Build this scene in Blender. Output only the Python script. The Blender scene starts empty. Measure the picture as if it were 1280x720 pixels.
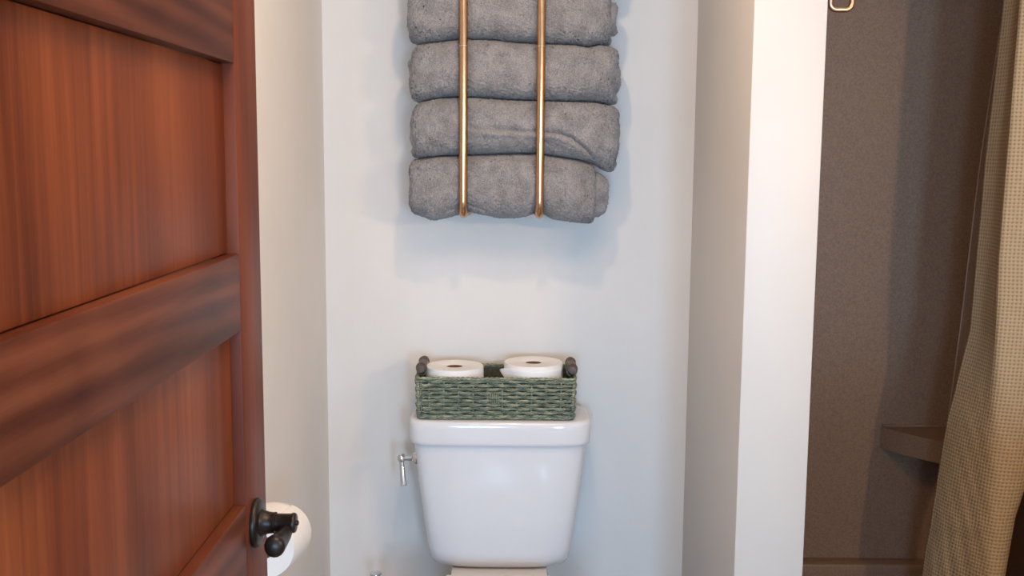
import bpy, bmesh, math, random
import numpy as np
from mathutils import Vector, Matrix, noise

random.seed(7)
rng = np.random.default_rng(7)
PI = math.pi
sc = bpy.context.scene
COL = sc.collection

# ------------------------------------------------------------------ camera
CAM = (0.0, 0.0, 1.42)
F_PX = 1319.0
cam_d = bpy.data.cameras.new('camera')
cam_d.sensor_width = 36.0
cam_d.lens = F_PX / 1280.0 * 36.0
cam_d.clip_start = 0.02
cam = bpy.data.objects.new('camera', cam_d)
COL.objects.link(cam)
# axes of the world seen in the camera frame (x right, y down, z forward)
dv = Vector((3, -170, F_PX)).normalized()
uv = -Vector((-76, 10229, F_PX)); uv = (uv - dv * uv.dot(dv)).normalized()
rv = dv.cross(uv)
if rv.x < 0: rv = -rv
def cam_axis(v):  # camera-frame vector -> world
    return Vector((v.dot(rv), v.dot(dv), v.dot(uv)))
cx = cam_axis(Vector((1, 0, 0))); cy = cam_axis(Vector((0, -1, 0))); cz = cam_axis(Vector((0, 0, -1)))
cam.matrix_world = Matrix(((cx.x, cy.x, cz.x, CAM[0]), (cx.y, cy.y, cz.y, CAM[1]), (cx.z, cy.z, cz.z, CAM[2]), (0, 0, 0, 1)))
cam_d.dof.use_dof = True
cam_d.dof.focus_distance = 2.55
cam_d.dof.aperture_fstop = 50.0
sc.camera = cam

# ------------------------------------------------------------------ light
sc.view_settings.view_transform = 'Standard'
sc.view_settings.look = 'None'
sc.view_settings.exposure = 0.0
sc.view_settings.gamma = 1.0
sc.view_settings.use_curve_mapping = False

w = bpy.data.worlds.new('world'); sc.world = w
w.use_nodes = True
w.node_tree.nodes['Background'].inputs[0].default_value = (0.62, 0.78, 1.0, 1)
w.node_tree.nodes['Background'].inputs[1].default_value = 1.0

WARM = (1.0, 0.70, 0.44)
COOL = (0.37, 0.66, 1.0)
def area(name, loc, target, size, power, col, shape='DISK', size_y=None, spread=PI):
    l = bpy.data.lights.new(name, 'AREA'); l.shape = shape; l.size = size
    if size_y: l.size_y = size_y
    l.energy = power; l.color = col; l.spread = spread
    o = bpy.data.objects.new(name, l); COL.objects.link(o)
    o.location = loc
    o.rotation_euler = (Vector(target) - Vector(loc)).to_track_quat('-Z', 'Y').to_euler()
    return o
# daylight through the window in the wall behind the camera
for x, p in ((-0.30, 49), (0.86, 52)):
    area('window_daylight', (x, -2.32, 1.15), (0.05, 2.7, 0.8), 0.42, p, COOL, 'RECTANGLE', 0.85)
# pendant bulb in front of the toilet alcove
area('pendant_lamp', (0.01, 1.78, 2.10), (0.05, 2.45, 0.9), 0.06, 3.4, WARM)
# broad soft warm fill added below the ceiling for ambient light
area('warm_fill', (0.15, 0.85, 2.42), (0.15, 0.86, 0), 0.80, 17, WARM)
# three bulbs of the vanity bar on the right wall
for y in (0.42, 0.57, 0.72):
    area('vanity_bulb', (1.29, y, 1.58), (0.3, 2.4, 0.8), 0.06, 3.3, WARM)

# ------------------------------------------------------------------ materials
def mat(name, col, rough=0.5, metal=0.0, var=0.0, vscale=40, bump=0.0, bscale=200, spec=0.5, coat=0.0, detail=3):
    m = bpy.data.materials.new(name); m.use_nodes = True
    nt = m.node_tree; b = nt.nodes['Principled BSDF']
    b.inputs['Roughness'].default_value = rough
    b.inputs['Metallic'].default_value = metal
    b.inputs['Specular IOR Level'].default_value = spec
    b.inputs['Coat Weight'].default_value = coat
    b.inputs['Base Color'].default_value = (*col, 1)
    tc = nt.nodes.new('ShaderNodeTexCoord')
    if var:
        n = nt.nodes.new('ShaderNodeTexNoise'); n.inputs['Scale'].default_value = vscale; n.inputs['Detail'].default_value = detail
        nt.links.new(tc.outputs['Object'], n.inputs['Vector'])
        r = nt.nodes.new('ShaderNodeValToRGB')
        r.color_ramp.elements[0].position = 0.3; r.color_ramp.elements[1].position = 0.7
        r.color_ramp.elements[0].color = (*[c * (1 - var) for c in col], 1)
        r.color_ramp.elements[1].color = (*[min(1, c * (1 + var)) for c in col], 1)
        nt.links.new(n.outputs['Fac'], r.inputs['Fac'])
        nt.links.new(r.outputs['Color'], b.inputs['Base Color'])
    if bump:
        n2 = nt.nodes.new('ShaderNodeTexNoise'); n2.inputs['Scale'].default_value = bscale; n2.inputs['Detail'].default_value = 2
        nt.links.new(tc.outputs['Object'], n2.inputs['Vector'])
        bp = nt.nodes.new('ShaderNodeBump'); bp.inputs['Strength'].default_value = bump; bp.inputs['Distance'].default_value = 0.002
        nt.links.new(n2.outputs['Fac'], bp.inputs['Height']); nt.links.new(bp.outputs['Normal'], b.inputs['Normal'])
    return m

def wood(name, grain_axis, base, seed, rough=0.42):
    """stained wood: long streaks along one axis, board-wide tone change, warped figure"""
    m = bpy.data.materials.new(name); m.use_nodes = True
    nt = m.node_tree; b = nt.nodes['Principled BSDF']; L = nt.links
    tc = nt.nodes.new('ShaderNodeTexCoord')
    def mapped(scale, off=0.0):
        mp = nt.nodes.new('ShaderNodeMapping'); mp.inputs['Scale'].default_value = scale
        mp.inputs['Location'].default_value = (seed * 3.1 + off, seed * 1.7 + off, seed * 2.3)
        L.new(tc.outputs['Object'], mp.inputs['Vector']); return mp
    hi, lo = (42, 1.3), (5, 0.9)
    sc_f = (3, hi[0], hi[1]) if grain_axis == 'Z' else (3, hi[1] * 1.6, hi[0])
    sc_c = (1, lo[0], lo[1]) if grain_axis == 'Z' else (1, lo[1] * 4, lo[0])
    n1 = nt.nodes.new('ShaderNodeTexNoise'); n1.inputs['Scale'].default_value = 1; n1.inputs['Detail'].default_value = 8; n1.inputs['Roughness'].default_value = 0.72; n1.inputs['Distortion'].default_value = 0.35
    L.new(mapped(sc_f).outputs[0], n1.inputs['Vector'])
    n2 = nt.nodes.new('ShaderNodeTexNoise'); n2.inputs['Scale'].default_value = 1.0; n2.inputs['Detail'].default_value = 2; n2.inputs['Distortion'].default_value = 0.6
    L.new(mapped(sc_c, 5.0).outputs[0], n2.inputs['Vector'])
    # growth-ring figure
    wv = nt.nodes.new('ShaderNodeTexWave'); wv.wave_type = 'RINGS'; wv.inputs['Scale'].default_value = 1.6
    wv.inputs['Distortion'].default_value = 5.0; wv.inputs['Detail'].default_value = 4; wv.inputs['Detail Scale'].default_value = 0.7
    sc_w = (0.5, 1.7, 0.30) if grain_axis == 'Z' else (0.5, 0.6, 6.5)
    L.new(mapped(sc_w, 2.0).outputs[0], wv.inputs['Vector'])
    a = nt.nodes.new('ShaderNodeMath'); a.operation = 'MULTIPLY_ADD'; a.inputs[1].default_value = 0.55
    L.new(n1.outputs['Fac'], a.inputs[0])
    a2 = nt.nodes.new('ShaderNodeMath'); a2.operation = 'MULTIPLY'; a2.inputs[1].default_value = 0.48
    L.new(n2.outputs['Fac'], a2.inputs[0]); L.new(a2.outputs[0], a.inputs[2])
    a3 = nt.nodes.new('ShaderNodeMath'); a3.operation = 'MULTIPLY_ADD'; a3.inputs[1].default_value = 0.17 if grain_axis == 'Y' else 0.09
    L.new(wv.outputs['Fac'], a3.inputs[0]); L.new(a.outputs[0], a3.inputs[2])
    r = nt.nodes.new('ShaderNodeValToRGB'); e = r.color_ramp.elements
    e[0].position = 0.40; e[1].position = 0.78
    e[0].color = (base[0] * 0.52, base[1] * 0.46, base[2] * 0.50, 1)
    e[1].color = (min(1, base[0] * 1.65), base[1] * 1.95, base[2] * 2.0, 1)
    mid = r.color_ramp.elements.new(0.57); mid.color = (*base, 1)
    L.new(a3.outputs[0], r.inputs['Fac']); L.new(r.outputs['Color'], b.inputs['Base Color'])
    b.inputs['Roughness'].default_value = rough
    b.inputs['Specular IOR Level'].default_value = 0.16
    bp = nt.nodes.new('ShaderNodeBump'); bp.inputs['Strength'].default_value = 0.12; bp.inputs['Distance'].default_value = 0.001
    L.new(n1.outputs['Fac'], bp.inputs['Height']); L.new(bp.outputs['Normal'], b.inputs['Normal'])
    return m

M = {}
M['wall'] = mat('wall_paint', (0.765, 0.735, 0.70), 0.75, var=0.02, vscale=5, bump=0.06, bscale=260)
M['trim_white'] = mat('white_paint', (0.66, 0.615, 0.565), 0.45, var=0.01, vscale=6, bump=0.03, bscale=200)
M['ceiling'] = mat('ceiling_paint', (0.80, 0.78, 0.75), 0.85, bump=0.1, bscale=150)
M['floor'] = mat('floor_vinyl', (0.36, 0.27, 0.20), 0.45, var=0.2, vscale=8)
M['surround'] = mat('shower_surround', (0.25, 0.143, 0.085), 0.55, var=0.2, vscale=230, bump=0.08, bscale=300, detail=4)
M['porcelain'] = mat('porcelain', (0.70, 0.70, 0.715), 0.11, spec=0.4, var=0.005, vscale=5)
M['seat_plastic'] = mat('seat_plastic', (0.82, 0.81, 0.80), 0.2, var=0.01, vscale=5)
M['chrome'] = mat('chrome', (0.70, 0.70, 0.72), 0.08, 1.0, var=0.02, vscale=20)
M['brass'] = mat('brushed_brass', (0.56, 0.34, 0.19), 0.22, 1.0, var=0.05, vscale=60)
M['brass_light'] = mat('polished_brass', (0.86, 0.66, 0.42), 0.18, 1.0, var=0.03, vscale=60)
M['copper'] = mat('brushed_copper', (0.66, 0.40, 0.26), 0.3, 1.0, var=0.05, vscale=60)
M['bronze'] = mat('oil_rubbed_bronze', (0.030, 0.022, 0.018), 0.36, 0.6, var=0.25, vscale=50)
M['paper'] = mat('tissue_paper', (0.86, 0.845, 0.83), 0.9, var=0.02, vscale=60, bump=0.12, bscale=500, spec=0.1)
M['card'] = mat('cardboard', (0.20, 0.10, 0.06), 0.9, var=0.15, vscale=80)
M['basket_wood'] = mat('stained_turned_wood', (0.085, 0.050, 0.036), 0.45, var=0.35, vscale=90)
M['basket_inner'] = mat('seagrass_lining', (0.07, 0.075, 0.05), 0.9, var=0.3, vscale=120)
M['panel'] = wood('door_panel_wood', 'Z', (0.205, 0.046, 0.0135), 1.0)
M['panel_b'] = wood('door_panel_wood_b', 'Z', (0.180, 0.042, 0.014), 4.0)
M['stile'] = wood('door_stile_wood', 'Z', (0.145, 0.033, 0.013), 7.0)
M['rail'] = wood('door_rail_wood', 'Y', (0.100, 0.024, 0.010), 2.6)
M['liner'] = None

# seagrass: green-grey with streaky strand-to-strand change
def seagrass():
    m = bpy.data.materials.new('seagrass'); m.use_nodes = True
    nt = m.node_tree; b = nt.nodes['Principled BSDF']; L = nt.links
    tc = nt.nodes.new('ShaderNodeTexCoord'); mp = nt.nodes.new('ShaderNodeMapping')
    mp.inputs['Scale'].default_value = (45, 45, 520)
    L.new(tc.outputs['Object'], mp.inputs['Vector'])
    n = nt.nodes.new('ShaderNodeTexNoise'); n.inputs['Scale'].default_value = 1; n.inputs['Detail'].default_value = 3
    L.new(mp.outputs[0], n.inputs['Vector'])
    r = nt.nodes.new('ShaderNodeValToRGB'); e = r.color_ramp.elements
    e[0].position = 0.28; e[0].color = (0.055, 0.072, 0.050, 1)
    e[1].position = 0.74; e[1].color = (0.50, 0.48, 0.33, 1)
    k = r.color_ramp.elements.new(0.5); k.color = (0.165, 0.200, 0.145, 1)
    L.new(n.outputs['Fac'], r.inputs['Fac']); L.new(r.outputs['Color'], b.inputs['Base Color'])
    b.inputs['Roughness'].default_value = 0.6
    return m
M['seagrass'] = seagrass()

def terry():
    m = bpy.data.materials.new('terry_cloth'); m.use_nodes = True
    nt = m.node_tree; b = nt.nodes['Principled BSDF']; L = nt.links
    tc = nt.nodes.new('ShaderNodeTexCoord')
    n = nt.nodes.new('ShaderNodeTexNoise'); n.inputs['Scale'].default_value = 380; n.inputs['Detail'].default_value = 3; n.inputs['Roughness'].default_value = 0.7
    L.new(tc.outputs['Object'], n.inputs['Vector'])
    n2 = nt.nodes.new('ShaderNodeTexNoise'); n2.inputs['Scale'].default_value = 26; n2.inputs['Detail'].default_value = 3
    L.new(tc.outputs['Object'], n2.inputs['Vector'])
    a = nt.nodes.new('ShaderNodeMath'); a.operation = 'MULTIPLY_ADD'; a.inputs[1].default_value = 0.7
    a2 = nt.nodes.new('ShaderNodeMath'); a2.operation = 'MULTIPLY'; a2.inputs[1].default_value = 0.3
    L.new(n2.outputs['Fac'], a2.inputs[0]); L.new(n.outputs['Fac'], a.inputs[0]); L.new(a2.outputs[0], a.inputs[2])
    r = nt.nodes.new('ShaderNodeValToRGB'); e = r.color_ramp.elements
    e[0].position = 0.40; e[0].color = (0.165, 0.156, 0.154, 1)
    e[1].position = 0.60; e[1].color = (0.360, 0.338, 0.330, 1)
    L.new(a.outputs[0], r.inputs['Fac']); L.new(r.outputs['Color'], b.inputs['Base Color'])
    b.inputs['Roughness'].default_value = 1.0; b.inputs['Specular IOR Level'].default_value = 0.05
    b.inputs['Sheen Weight'].default_value = 0.35; b.inputs['Sheen Roughness'].default_value = 0.6
    bp = nt.nodes.new('ShaderNodeBump'); bp.inputs['Strength'].default_value = 0.7; bp.inputs['Distance'].default_value = 0.0025
    L.new(n.outputs['Fac'], bp.inputs['Height']); L.new(bp.outputs['Normal'], b.inputs['Normal'])
    return m
M['terry'] = terry()

def waffle():
    """curtain cloth: a grid of small dimples laid out in the cloth's own UV"""
    m = bpy.data.materials.new('waffle_curtain'); m.use_nodes = True
    nt = m.node_tree; b = nt.nodes['Principled BSDF']; L = nt.links
    tc = nt.nodes.new('ShaderNodeTexCoord')
    sep = nt.nodes.new('ShaderNodeSeparateXYZ'); L.new(tc.outputs['UV'], sep.inputs[0])
    def sine(out):
        k = nt.nodes.new('ShaderNodeMath'); k.operation = 'MULTIPLY'; k.inputs[1].default_value = 2 * PI / 0.0088
        L.new(out, k.inputs[0]); s = nt.nodes.new('ShaderNodeMath'); s.operation = 'SINE'; L.new(k.outputs[0], s.inputs[0]); return s
    mul = nt.nodes.new('ShaderNodeMath'); mul.operation = 'ADD'
    L.new(sine(sep.outputs[0]).outputs[0], mul.inputs[0]); L.new(sine(sep.outputs[1]).outputs[0], mul.inputs[1])
    r = nt.nodes.new('ShaderNodeValToRGB'); e = r.color_ramp.elements
    rng_ = nt.nodes.new('ShaderNodeMapRange'); rng_.inputs[1].default_value = -2; rng_.inputs[2].default_value = 2
    L.new(mul.outputs[0], rng_.inputs[0]); L.new(rng_.outputs[0], r.inputs['Fac'])
    e[0].position = 0.45; e[0].color = (0.48, 0.33, 0.185, 1)
    e[1].position = 0.9; e[1].color = (0.28, 0.195, 0.10, 1)
    L.new(r.outputs['Color'], b.inputs['Base Color'])
    b.inputs['Roughness'].default_value = 0.8
    bp = nt.nodes.new('ShaderNodeBump'); bp.inputs['Strength'].default_value = 0.8; bp.inputs['Distance'].default_value = 0.0015; bp.invert = True
    L.new(rng_.outputs[0], bp.inputs['Height']); L.new(bp.outputs['Normal'], b.inputs['Normal'])
    return m
M['waffle'] = waffle()

def plastic_liner():
    m = bpy.data.materials.new('clear_liner'); m.use_nodes = True
    nt = m.node_tree; b = nt.nodes['Principled BSDF']
    b.inputs['Base Color'].default_value = (0.50, 0.37, 0.28, 1); b.inputs['Roughness'].default_value = 0.5
    tr = nt.nodes.new('ShaderNodeBsdfTransparent'); mx = nt.nodes.new('ShaderNodeMixShader')
    tc = nt.nodes.new('ShaderNodeTexCoord'); n = nt.nodes.new('ShaderNodeTexNoise'); n.inputs['Scale'].default_value = 12
    nt.links.new(tc.outputs['Object'], n.inputs['Vector'])
    mr = nt.nodes.new('ShaderNodeMapRange'); mr.inputs[3].default_value = 0.10; mr.inputs[4].default_value = 0.22
    nt.links.new(n.outputs['Fac'], mr.inputs[0]); nt.links.new(mr.outputs[0], mx.inputs[0])
    nt.links.new(tr.outputs[0], mx.inputs[1]); nt.links.new(b.outputs[0], mx.inputs[2])
    nt.links.new(mx.outputs[0], nt.nodes['Material Output'].inputs['Surface'])
    return m
M['liner'] = plastic_liner()

# ------------------------------------------------------------------ helpers
def base_of(o):
    v = Vector((0, 0, 0))
    while o is not None:
        v += o.location; o = o.parent
    return v
def link(name, me, m, parent=None, smooth=True):
    if smooth: me.shade_smooth()
    else: me.shade_flat()
    me.materials.append(M[m] if isinstance(m, str) else m)
    o = bpy.data.objects.new(name, me); COL.objects.link(o)
    if parent is not None:
        o.parent = parent; o.location = -base_of(parent)
    return o
def from_bm(name, bm, m, parent=None, smooth=True, angle=None):
    bmesh.ops.recalc_face_normals(bm, faces=bm.faces)
    me = bpy.data.meshes.new(name); bm.to_mesh(me); bm.free()
    o = link(name, me, m, parent, smooth)
    if angle: me.set_sharp_from_angle(angle=math.radians(angle))
    return o
def thing(name, label, cat, loc, group=None):
    o = bpy.data.objects.new(name, None); COL.objects.link(o); o.location = loc; o.empty_display_size = 0.05
    tag(o, label, cat, group); return o
def tag(o, label, cat, group=None, kind=None):
    o['label'] = label; o['category'] = cat
    if group: o['group'] = group
    if kind: o['kind'] = kind
    return o
def bm_box(bm, lo, hi, bevel=0.0, seg=2):
    g = bmesh.ops.create_cube(bm, size=1.0)
    vs = g['verts']
    for v in vs:
        v.co = Vector([(lo[i] + hi[i]) / 2 + v.co[i] * (hi[i] - lo[i]) for i in range(3)])
    if bevel:
        es = list({e for v in vs for e in v.link_edges})
        bmesh.ops.bevel(bm, geom=es, offset=bevel, segments=seg, affect='EDGES', profile=0.5)
def box(name, lo, hi, m, parent=None, bevel=0.0, seg=2):
    bm = bmesh.new(); bm_box(bm, lo, hi, bevel, seg)
    return from_bm(name, bm, m, parent, smooth=bevel > 0, angle=40 if bevel else None)
def loft(bm, rings, cap=True, closed=True):
    """rings: list of equal-length point lists"""
    vr = [[bm.verts.new(p) for p in r] for r in rings]
    n = len(vr[0])
    for a, b in zip(vr[:-1], vr[1:]):
        for i in range(n if closed else n - 1):
            j = (i + 1) % n
            bm.faces.new((a[i], a[j], b[j], b[i]))
    if cap and closed:
        bm.faces.new(vr[0]); bm.faces.new(vr[-1])
    return vr
def tube(bm, path, rad, n=10, cap=True, closed=False):
    P = [Vector(p) for p in path]; N = len(P)
    R = rad if hasattr(rad, '__len__') else [rad] * N
    rings = []; up = None
    for i in range(N):
        t = ((P[(i + 1) % N] if closed or i < N - 1 else P[i]) - (P[i - 1] if closed or i > 0 else P[i])).normalized()
        if up is None:
            up = Vector((0, 0, 1)) if abs(t.z) < 0.9 else Vector((1, 0, 0))
        a = (up - t * up.dot(t)).normalized(); b = t.cross(a); up = a
        r = R[i]; ra, rb = (r if hasattr(r, '__len__') else (r, r))
        rings.append([P[i] + a * (ra * math.cos(2 * PI * k / n)) + b * (rb * math.sin(2 * PI * k / n)) for k in range(n)])
    if closed: rings.append(rings[0])
    if closed:
        vr = [[bm.verts.new(p) for p in r] for r in rings[:-1]]; vr.append(vr[0])
        for a_, b_ in zip(vr[:-1], vr[1:]):
            for k in range(n):
                j = (k + 1) % n; bm.faces.new((a_[k], a_[j], b_[j], b_[k]))
    else: loft(bm, rings, cap)
def lathe(bm, prof, origin, axis, n=36, close=True):
    """prof: (radius, height along axis)"""
    ax = Vector(axis).normalized(); o = Vector(origin)
    a = ax.orthogonal().normalized(); b = ax.cross(a)
    rings = [[o + ax * h + a * (max(r, 1e-4) * math.cos(2 * PI * k / n)) + b * (max(r, 1e-4) * math.sin(2 * PI * k / n)) for k in range(n)] for r, h in prof]
    loft(bm, rings, close)
def smooth_path(pts, n=8):
    """Catmull-Rom"""
    P = [Vector(p) for p in pts]; P = [2 * P[0] - P[1]] + P + [2 * P[-1] - P[-2]]; out = []
    for i in range(1, len(P) - 2):
        for k in range(n):
            t = k / n; a, b, c, d = P[i - 1:i + 3]
            out.append(0.5 * ((2 * b) + (c - a) * t + (2 * a - 5 * b + 4 * c - d) * t * t + (3 * b - a - 3 * c + d) * t ** 3))
    out.append(P[-2]); return out
def sup(w2, d2, cxx, cyy, z, p, n=72, back_flat=None):
    out = []
    for k in range(n):
        t = 2 * PI * k / n; c, s = math.cos(t), math.sin(t)
        x = math.copysign(abs(c) ** (2 / p), c) * w2; y = math.copysign(abs(s) ** (2 / p), s) * d2
        out.append((cxx + x, cyy + y, z))
    return out
def struct(o, label, cat):
    return tag(o, label, cat, kind='structure')

# ------------------------------------------------------------------ room shell
XL, XR, YB, YF, ZC = -0.496, 1.38, 2.77, -2.40, 2.44
PX0, PX1, PY0 = 0.467, 0.612, 2.12           # partition beside the toilet
SYB = 2.95                                   # back of the shower
struct(box('floor', (-1.1, YF - 0.1, -0.08), (XR + 0.1, SYB + 0.1, 0), 'floor'), 'brown bathroom floor below the picture', 'floor')
struct(box('ceiling', (-1.1, YF - 0.1, ZC), (XR + 0.1, SYB + 0.1, ZC + 0.08), 'ceiling'), 'white painted bathroom ceiling above the picture', 'ceiling')
struct(box('wall_back', (XL - 0.1, YB, 0), (PX1, YB + 0.1, ZC), 'wall'), 'pale painted wall behind the toilet and towels', 'wall')
# left wall; the room widens to the left behind the camera
def wall_left():
    bm = bmesh.new()
    bm_box(bm, (XL - 0.11, 0.50, 0), (XL, YB, ZC))
    bm_box(bm, (-1.0, 0.50, 0), (XL - 0.11, 0.60, ZC))
    bm_box(bm, (-1.1, YF, 0), (-1.0, 0.60, ZC))
    return from_bm('wall_left', bm, 'wall', smooth=False)
struct(wall_left(), 'beige painted wall between the door and the alcove corner', 'wall')
struct(box('wall_partition', (PX0, PY0, 0), (PX1, YB, ZC), 'trim_white', bevel=0.004), 'white partition wall end between the toilet and the shower', 'wall')
struct(box('wall_right', (XR + 0.012, YF, 0), (XR + 0.10, SYB + 0.1, ZC), 'wall'), 'painted wall on the right beyond the shower', 'wall')
# front wall behind the camera with its window opening
def wall_front():
    bm = bmesh.new(); z0, z1 = 0.70, 1.60; xs = [XL - 0.1, -0.52, -0.08, 0.64, 1.08, XR + 0.1]
    for k in (0, 2, 4):
        if k == 0: bm_box(bm, (-1.1, YF - 0.1, 0), (xs[1], YF, ZC))
        else: bm_box(bm, (xs[k], YF - 0.1, 0), (xs[k + 1], YF, ZC))
    for k in (1, 3):
        bm_box(bm, (xs[k], YF - 0.1, 0), (xs[k + 1], YF, z0)); bm_box(bm, (xs[k], YF - 0.1, z1), (xs[k + 1], YF, ZC))
    return from_bm('wall_front', bm, 'wall', smooth=False)
struct(wall_front(), 'painted wall with a window behind the viewer', 'wall')
# shower surround
struct(box('wall_shower_back', (PX1, SYB, 0), (XR + 0.012, SYB + 0.1, ZC), 'surround'), 'speckled brown back panel of the shower', 'shower wall')
struct(box('wall_shower_left', (PX1, PY0 + 0.045, 0), (PX1 + 0.012, SYB, ZC), 'surround', bevel=0.003), 'narrow brown shower panel against the white partition', 'shower wall')
struct(box('wall_shower_right', (XR, PY0 - 0.25, 0), (XR + 0.012, SYB, ZC), 'surround', bevel=0.003), 'brown shower panel behind the curtain', 'shower wall')

# ------------------------------------------------------------------ shower pan with back ledge
pan = thing('shower_pan', 'brown moulded shower pan with a ledge along the back panel', 'shower pan', (1.0, 2.55, 0))
bm = bmesh.new()
bm_box(bm, (PX1 + 0.012, PY0 + 0.05, 0.0), (XR, SYB, 0.06), 0.006)
from_bm('pan_floor', bm, 'surround', pan, angle=40)
box('ledge', (PX1 + 0.012, SYB - 0.055, 0.06), (XR, SYB, 0.256), 'surround', pan, bevel=0.006, seg=3)
box('threshold', (PX1 + 0.012, PY0 + 0.05, 0.06), (XR, PY0 + 0.15, 0.17), 'surround', pan, bevel=0.012, seg=3)

# corner shelf moulded in the back right corner
def corner_shelf():
    zt, th = 0.648, 0.062
    front = smooth_path([(1.055, SYB, 0), (1.10, 2.872, 0), (1.175, 2.785, 0), (1.27, 2.70, 0), (XR, 2.63, 0)], 6)
    prof = [p for p in front] + [Vector((XR, SYB, 0))]
    bm = bmesh.new()
    loft(bm, [[(p.x, p.y, zt - th) for p in prof], [(p.x, p.y, zt) for p in prof]])
    bmesh.ops.bevel(bm, geom=[e for e in bm.edges if abs(e.verts[0].co.z - e.verts[1].co.z) < 1e-5], offset=0.004, segments=2, affect='EDGES')
    o = from_bm('corner_shelf', bm, 'surround', angle=40)
    tag(o, 'brown corner shelf moulded into the shower behind the curtain', 'shelf')
    bm = bmesh.new(); tube(bm, [(1.06, SYB - 0.004, zt + 0.003), (XR, SYB - 0.004, zt + 0.003)], 0.004, 8)
    from_bm('back_lip', bm, 'surround', o)
corner_shelf()

# ------------------------------------------------------------------ shower curtain, liner, rod
def interp(z, tab):
    return float(np.interp(z, [t[0] for t in tab], [t[1] for t in tab]))
def curtain():
    nz, ns = 150, 120
    zs = np.linspace(0.235, 1.955, nz)
    left = [(0.2, 0.955), (0.47, 0.978), (0.81, 1.012), (1.02, 1.050), (1.41, 1.060), (1.75, 1.078), (1.96, 1.085)]
    split = [(0.2, 1.045), (0.47, 1.062), (0.70, 1.066), (0.88, 1.066), (1.2, 1.056), (1.75, 1.064), (1.96, 1.07)]
    right = [(0.2, 1.085), (0.47, 1.112), (0.62, 1.128), (0.80, 1.172), (1.0, 1.215), (1.3, 1.25), (1.75, 1.275), (1.96, 1.28)]
    left, split, right = [[(1.42 + (z - 1.42) * 1.055, x * 1.055) for z, x in t] for t in (left, split, right)]
    V = np.zeros((nz, ns, 3)); UV = np.zeros((nz, ns, 2))
    for i, z in enumerate(zs):
        xl, xs, xr = interp(z, left), interp(z, split), interp(z, right)
        low = max(0.0, 1 - (z - 0.2) / 0.9)
        xl *= 1 + 0.024 * low; dl = 0.06 * low
        ctrl = [(xl, 2.530 + dl, z), (xl + 0.010, 2.485 + dl * 0.9, z), (0.5 * (xl + xs) + 0.004, 2.435 + dl * 0.5, z), (xs, 2.398, z),
                (xs + 0.35 * (xr - xs), 2.382, z), (xs + 0.75 * (xr - xs), 2.386, z), (xr, 2.405, z), (xr + 0.008, 2.450, z),
                (xr - 0.01, 2.505, z), (xr + 0.02, 2.540, z)]
        pts = smooth_path(ctrl, 14)
        d = np.array([[p.x, p.y] for p in pts]); seg = np.r_[0, np.cumsum(np.hypot(*np.diff(d, axis=0).T))]
        for j, s in enumerate(np.linspace(0, seg[-1], ns)):
            x = np.interp(s, seg, d[:, 0]); y = np.interp(s, seg, d[:, 1])
            q = s - 0.10
            wr = 0.0035 * low * math.sin(60 * z + 34 * q * 4 + 2 * math.sin(9 * z)) * math.exp(-((q) / 0.10) ** 2)
            wr += 0.010 * math.exp(-((z - 0.53 - 0.35 * q) / 0.022) ** 2) * math.exp(-(q / 0.07) ** 2)
            wr += 0.006 * math.exp(-((z - 0.80 + 0.9 * (s - 0.05)) / 0.016) ** 2) * math.exp(-((s - 0.05) / 0.035) ** 2)
            wr += 0.004 * noise.noise((s * 16, z * 5, 3.0))
            V[i, j] = (x, y - wr, z); UV[i, j] = (s, z)
    idx = np.arange(nz * ns).reshape(nz, ns)
    F = np.stack([idx[:-1, :-1], idx[:-1, 1:], idx[1:, 1:], idx[1:, :-1]], -1).reshape(-1, 4)
    me = bpy.data.meshes.new('shower_curtain'); me.from_pydata(V.reshape(-1, 3).tolist(), [], F.tolist())
    ul = me.uv_layers.new(name='UVMap'); li = np.zeros(len(me.loops), int); me.loops.foreach_get('vertex_index', li)
    ul.data.foreach_set('uv', UV.reshape(-1, 2)[li].ravel())
    o = link('shower_curtain', me, 'waffle')
    so = o.modifiers.new('thick', 'SOLIDIFY'); so.thickness = 0.0016
    tag(o, 'tan waffle-weave shower curtain gathered at the right', 'curtain')
curtain()
def liner():
    nz, ns = 60, 14
    zs = np.linspace(0.25, 1.94, nz); V = []
    left = [(0.2, 0.99), (0.9, 1.045), (1.02, 1.053), (1.41, 1.075), (1.75, 1.105), (1.96, 1.115)]
    left = [(1.42 + (z - 1.42) * 1.08, x * 1.083) for z, x in left]
    for z in zs:
        xl = interp(z, left)
        for k in range(ns):
            t = k / (ns - 1); V.append((xl + 0.16 * t - 0.012, 2.63 + 0.010 * math.sin(t * 9), z))
    F = [(i * ns + j, i * ns + j + 1, (i + 1) * ns + j + 1, (i + 1) * ns + j) for i in range(nz - 1) for j in range(ns - 1)]
    me = bpy.data.meshes.new('curtain_liner'); me.from_pydata(V, [], F)
    o = link('curtain_liner', me, 'liner'); so = o.modifiers.new('thick', 'SOLIDIFY'); so.thickness = 0.0008
    tag(o, 'thin clear plastic liner edge showing left of the tan curtain', 'curtain liner')
    bm = bmesh.new(); tube(bm, [(interp(z, left) - 0.012, 2.63, z) for z in zs], 0.0016, 6)
    from_bm('hem', bm, mat('liner_hem', (0.34, 0.22, 0.16), 0.6, var=0.1, vscale=40), o)
liner()
bm = bmesh.new(); tube(bm, [(PX1 + 0.012, 2.48, 1.985), (XR, 2.48, 1.985)], 0.0125, 16)
rod = tag(from_bm('curtain_rod', bm, 'chrome', angle=40), 'straight metal rod carrying the shower curtain', 'curtain rod')
for x in (PX1 + 0.012, XR - 0.008):
    bm = bmesh.new(); lathe(bm, [(0.026, 0), (0.026, 0.004), (0.018, 0.008)], (x, 2.48, 1.985), (1, 0, 0), 20)
    from_bm('end_flange', bm, 'chrome', rod, angle=40)

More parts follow.
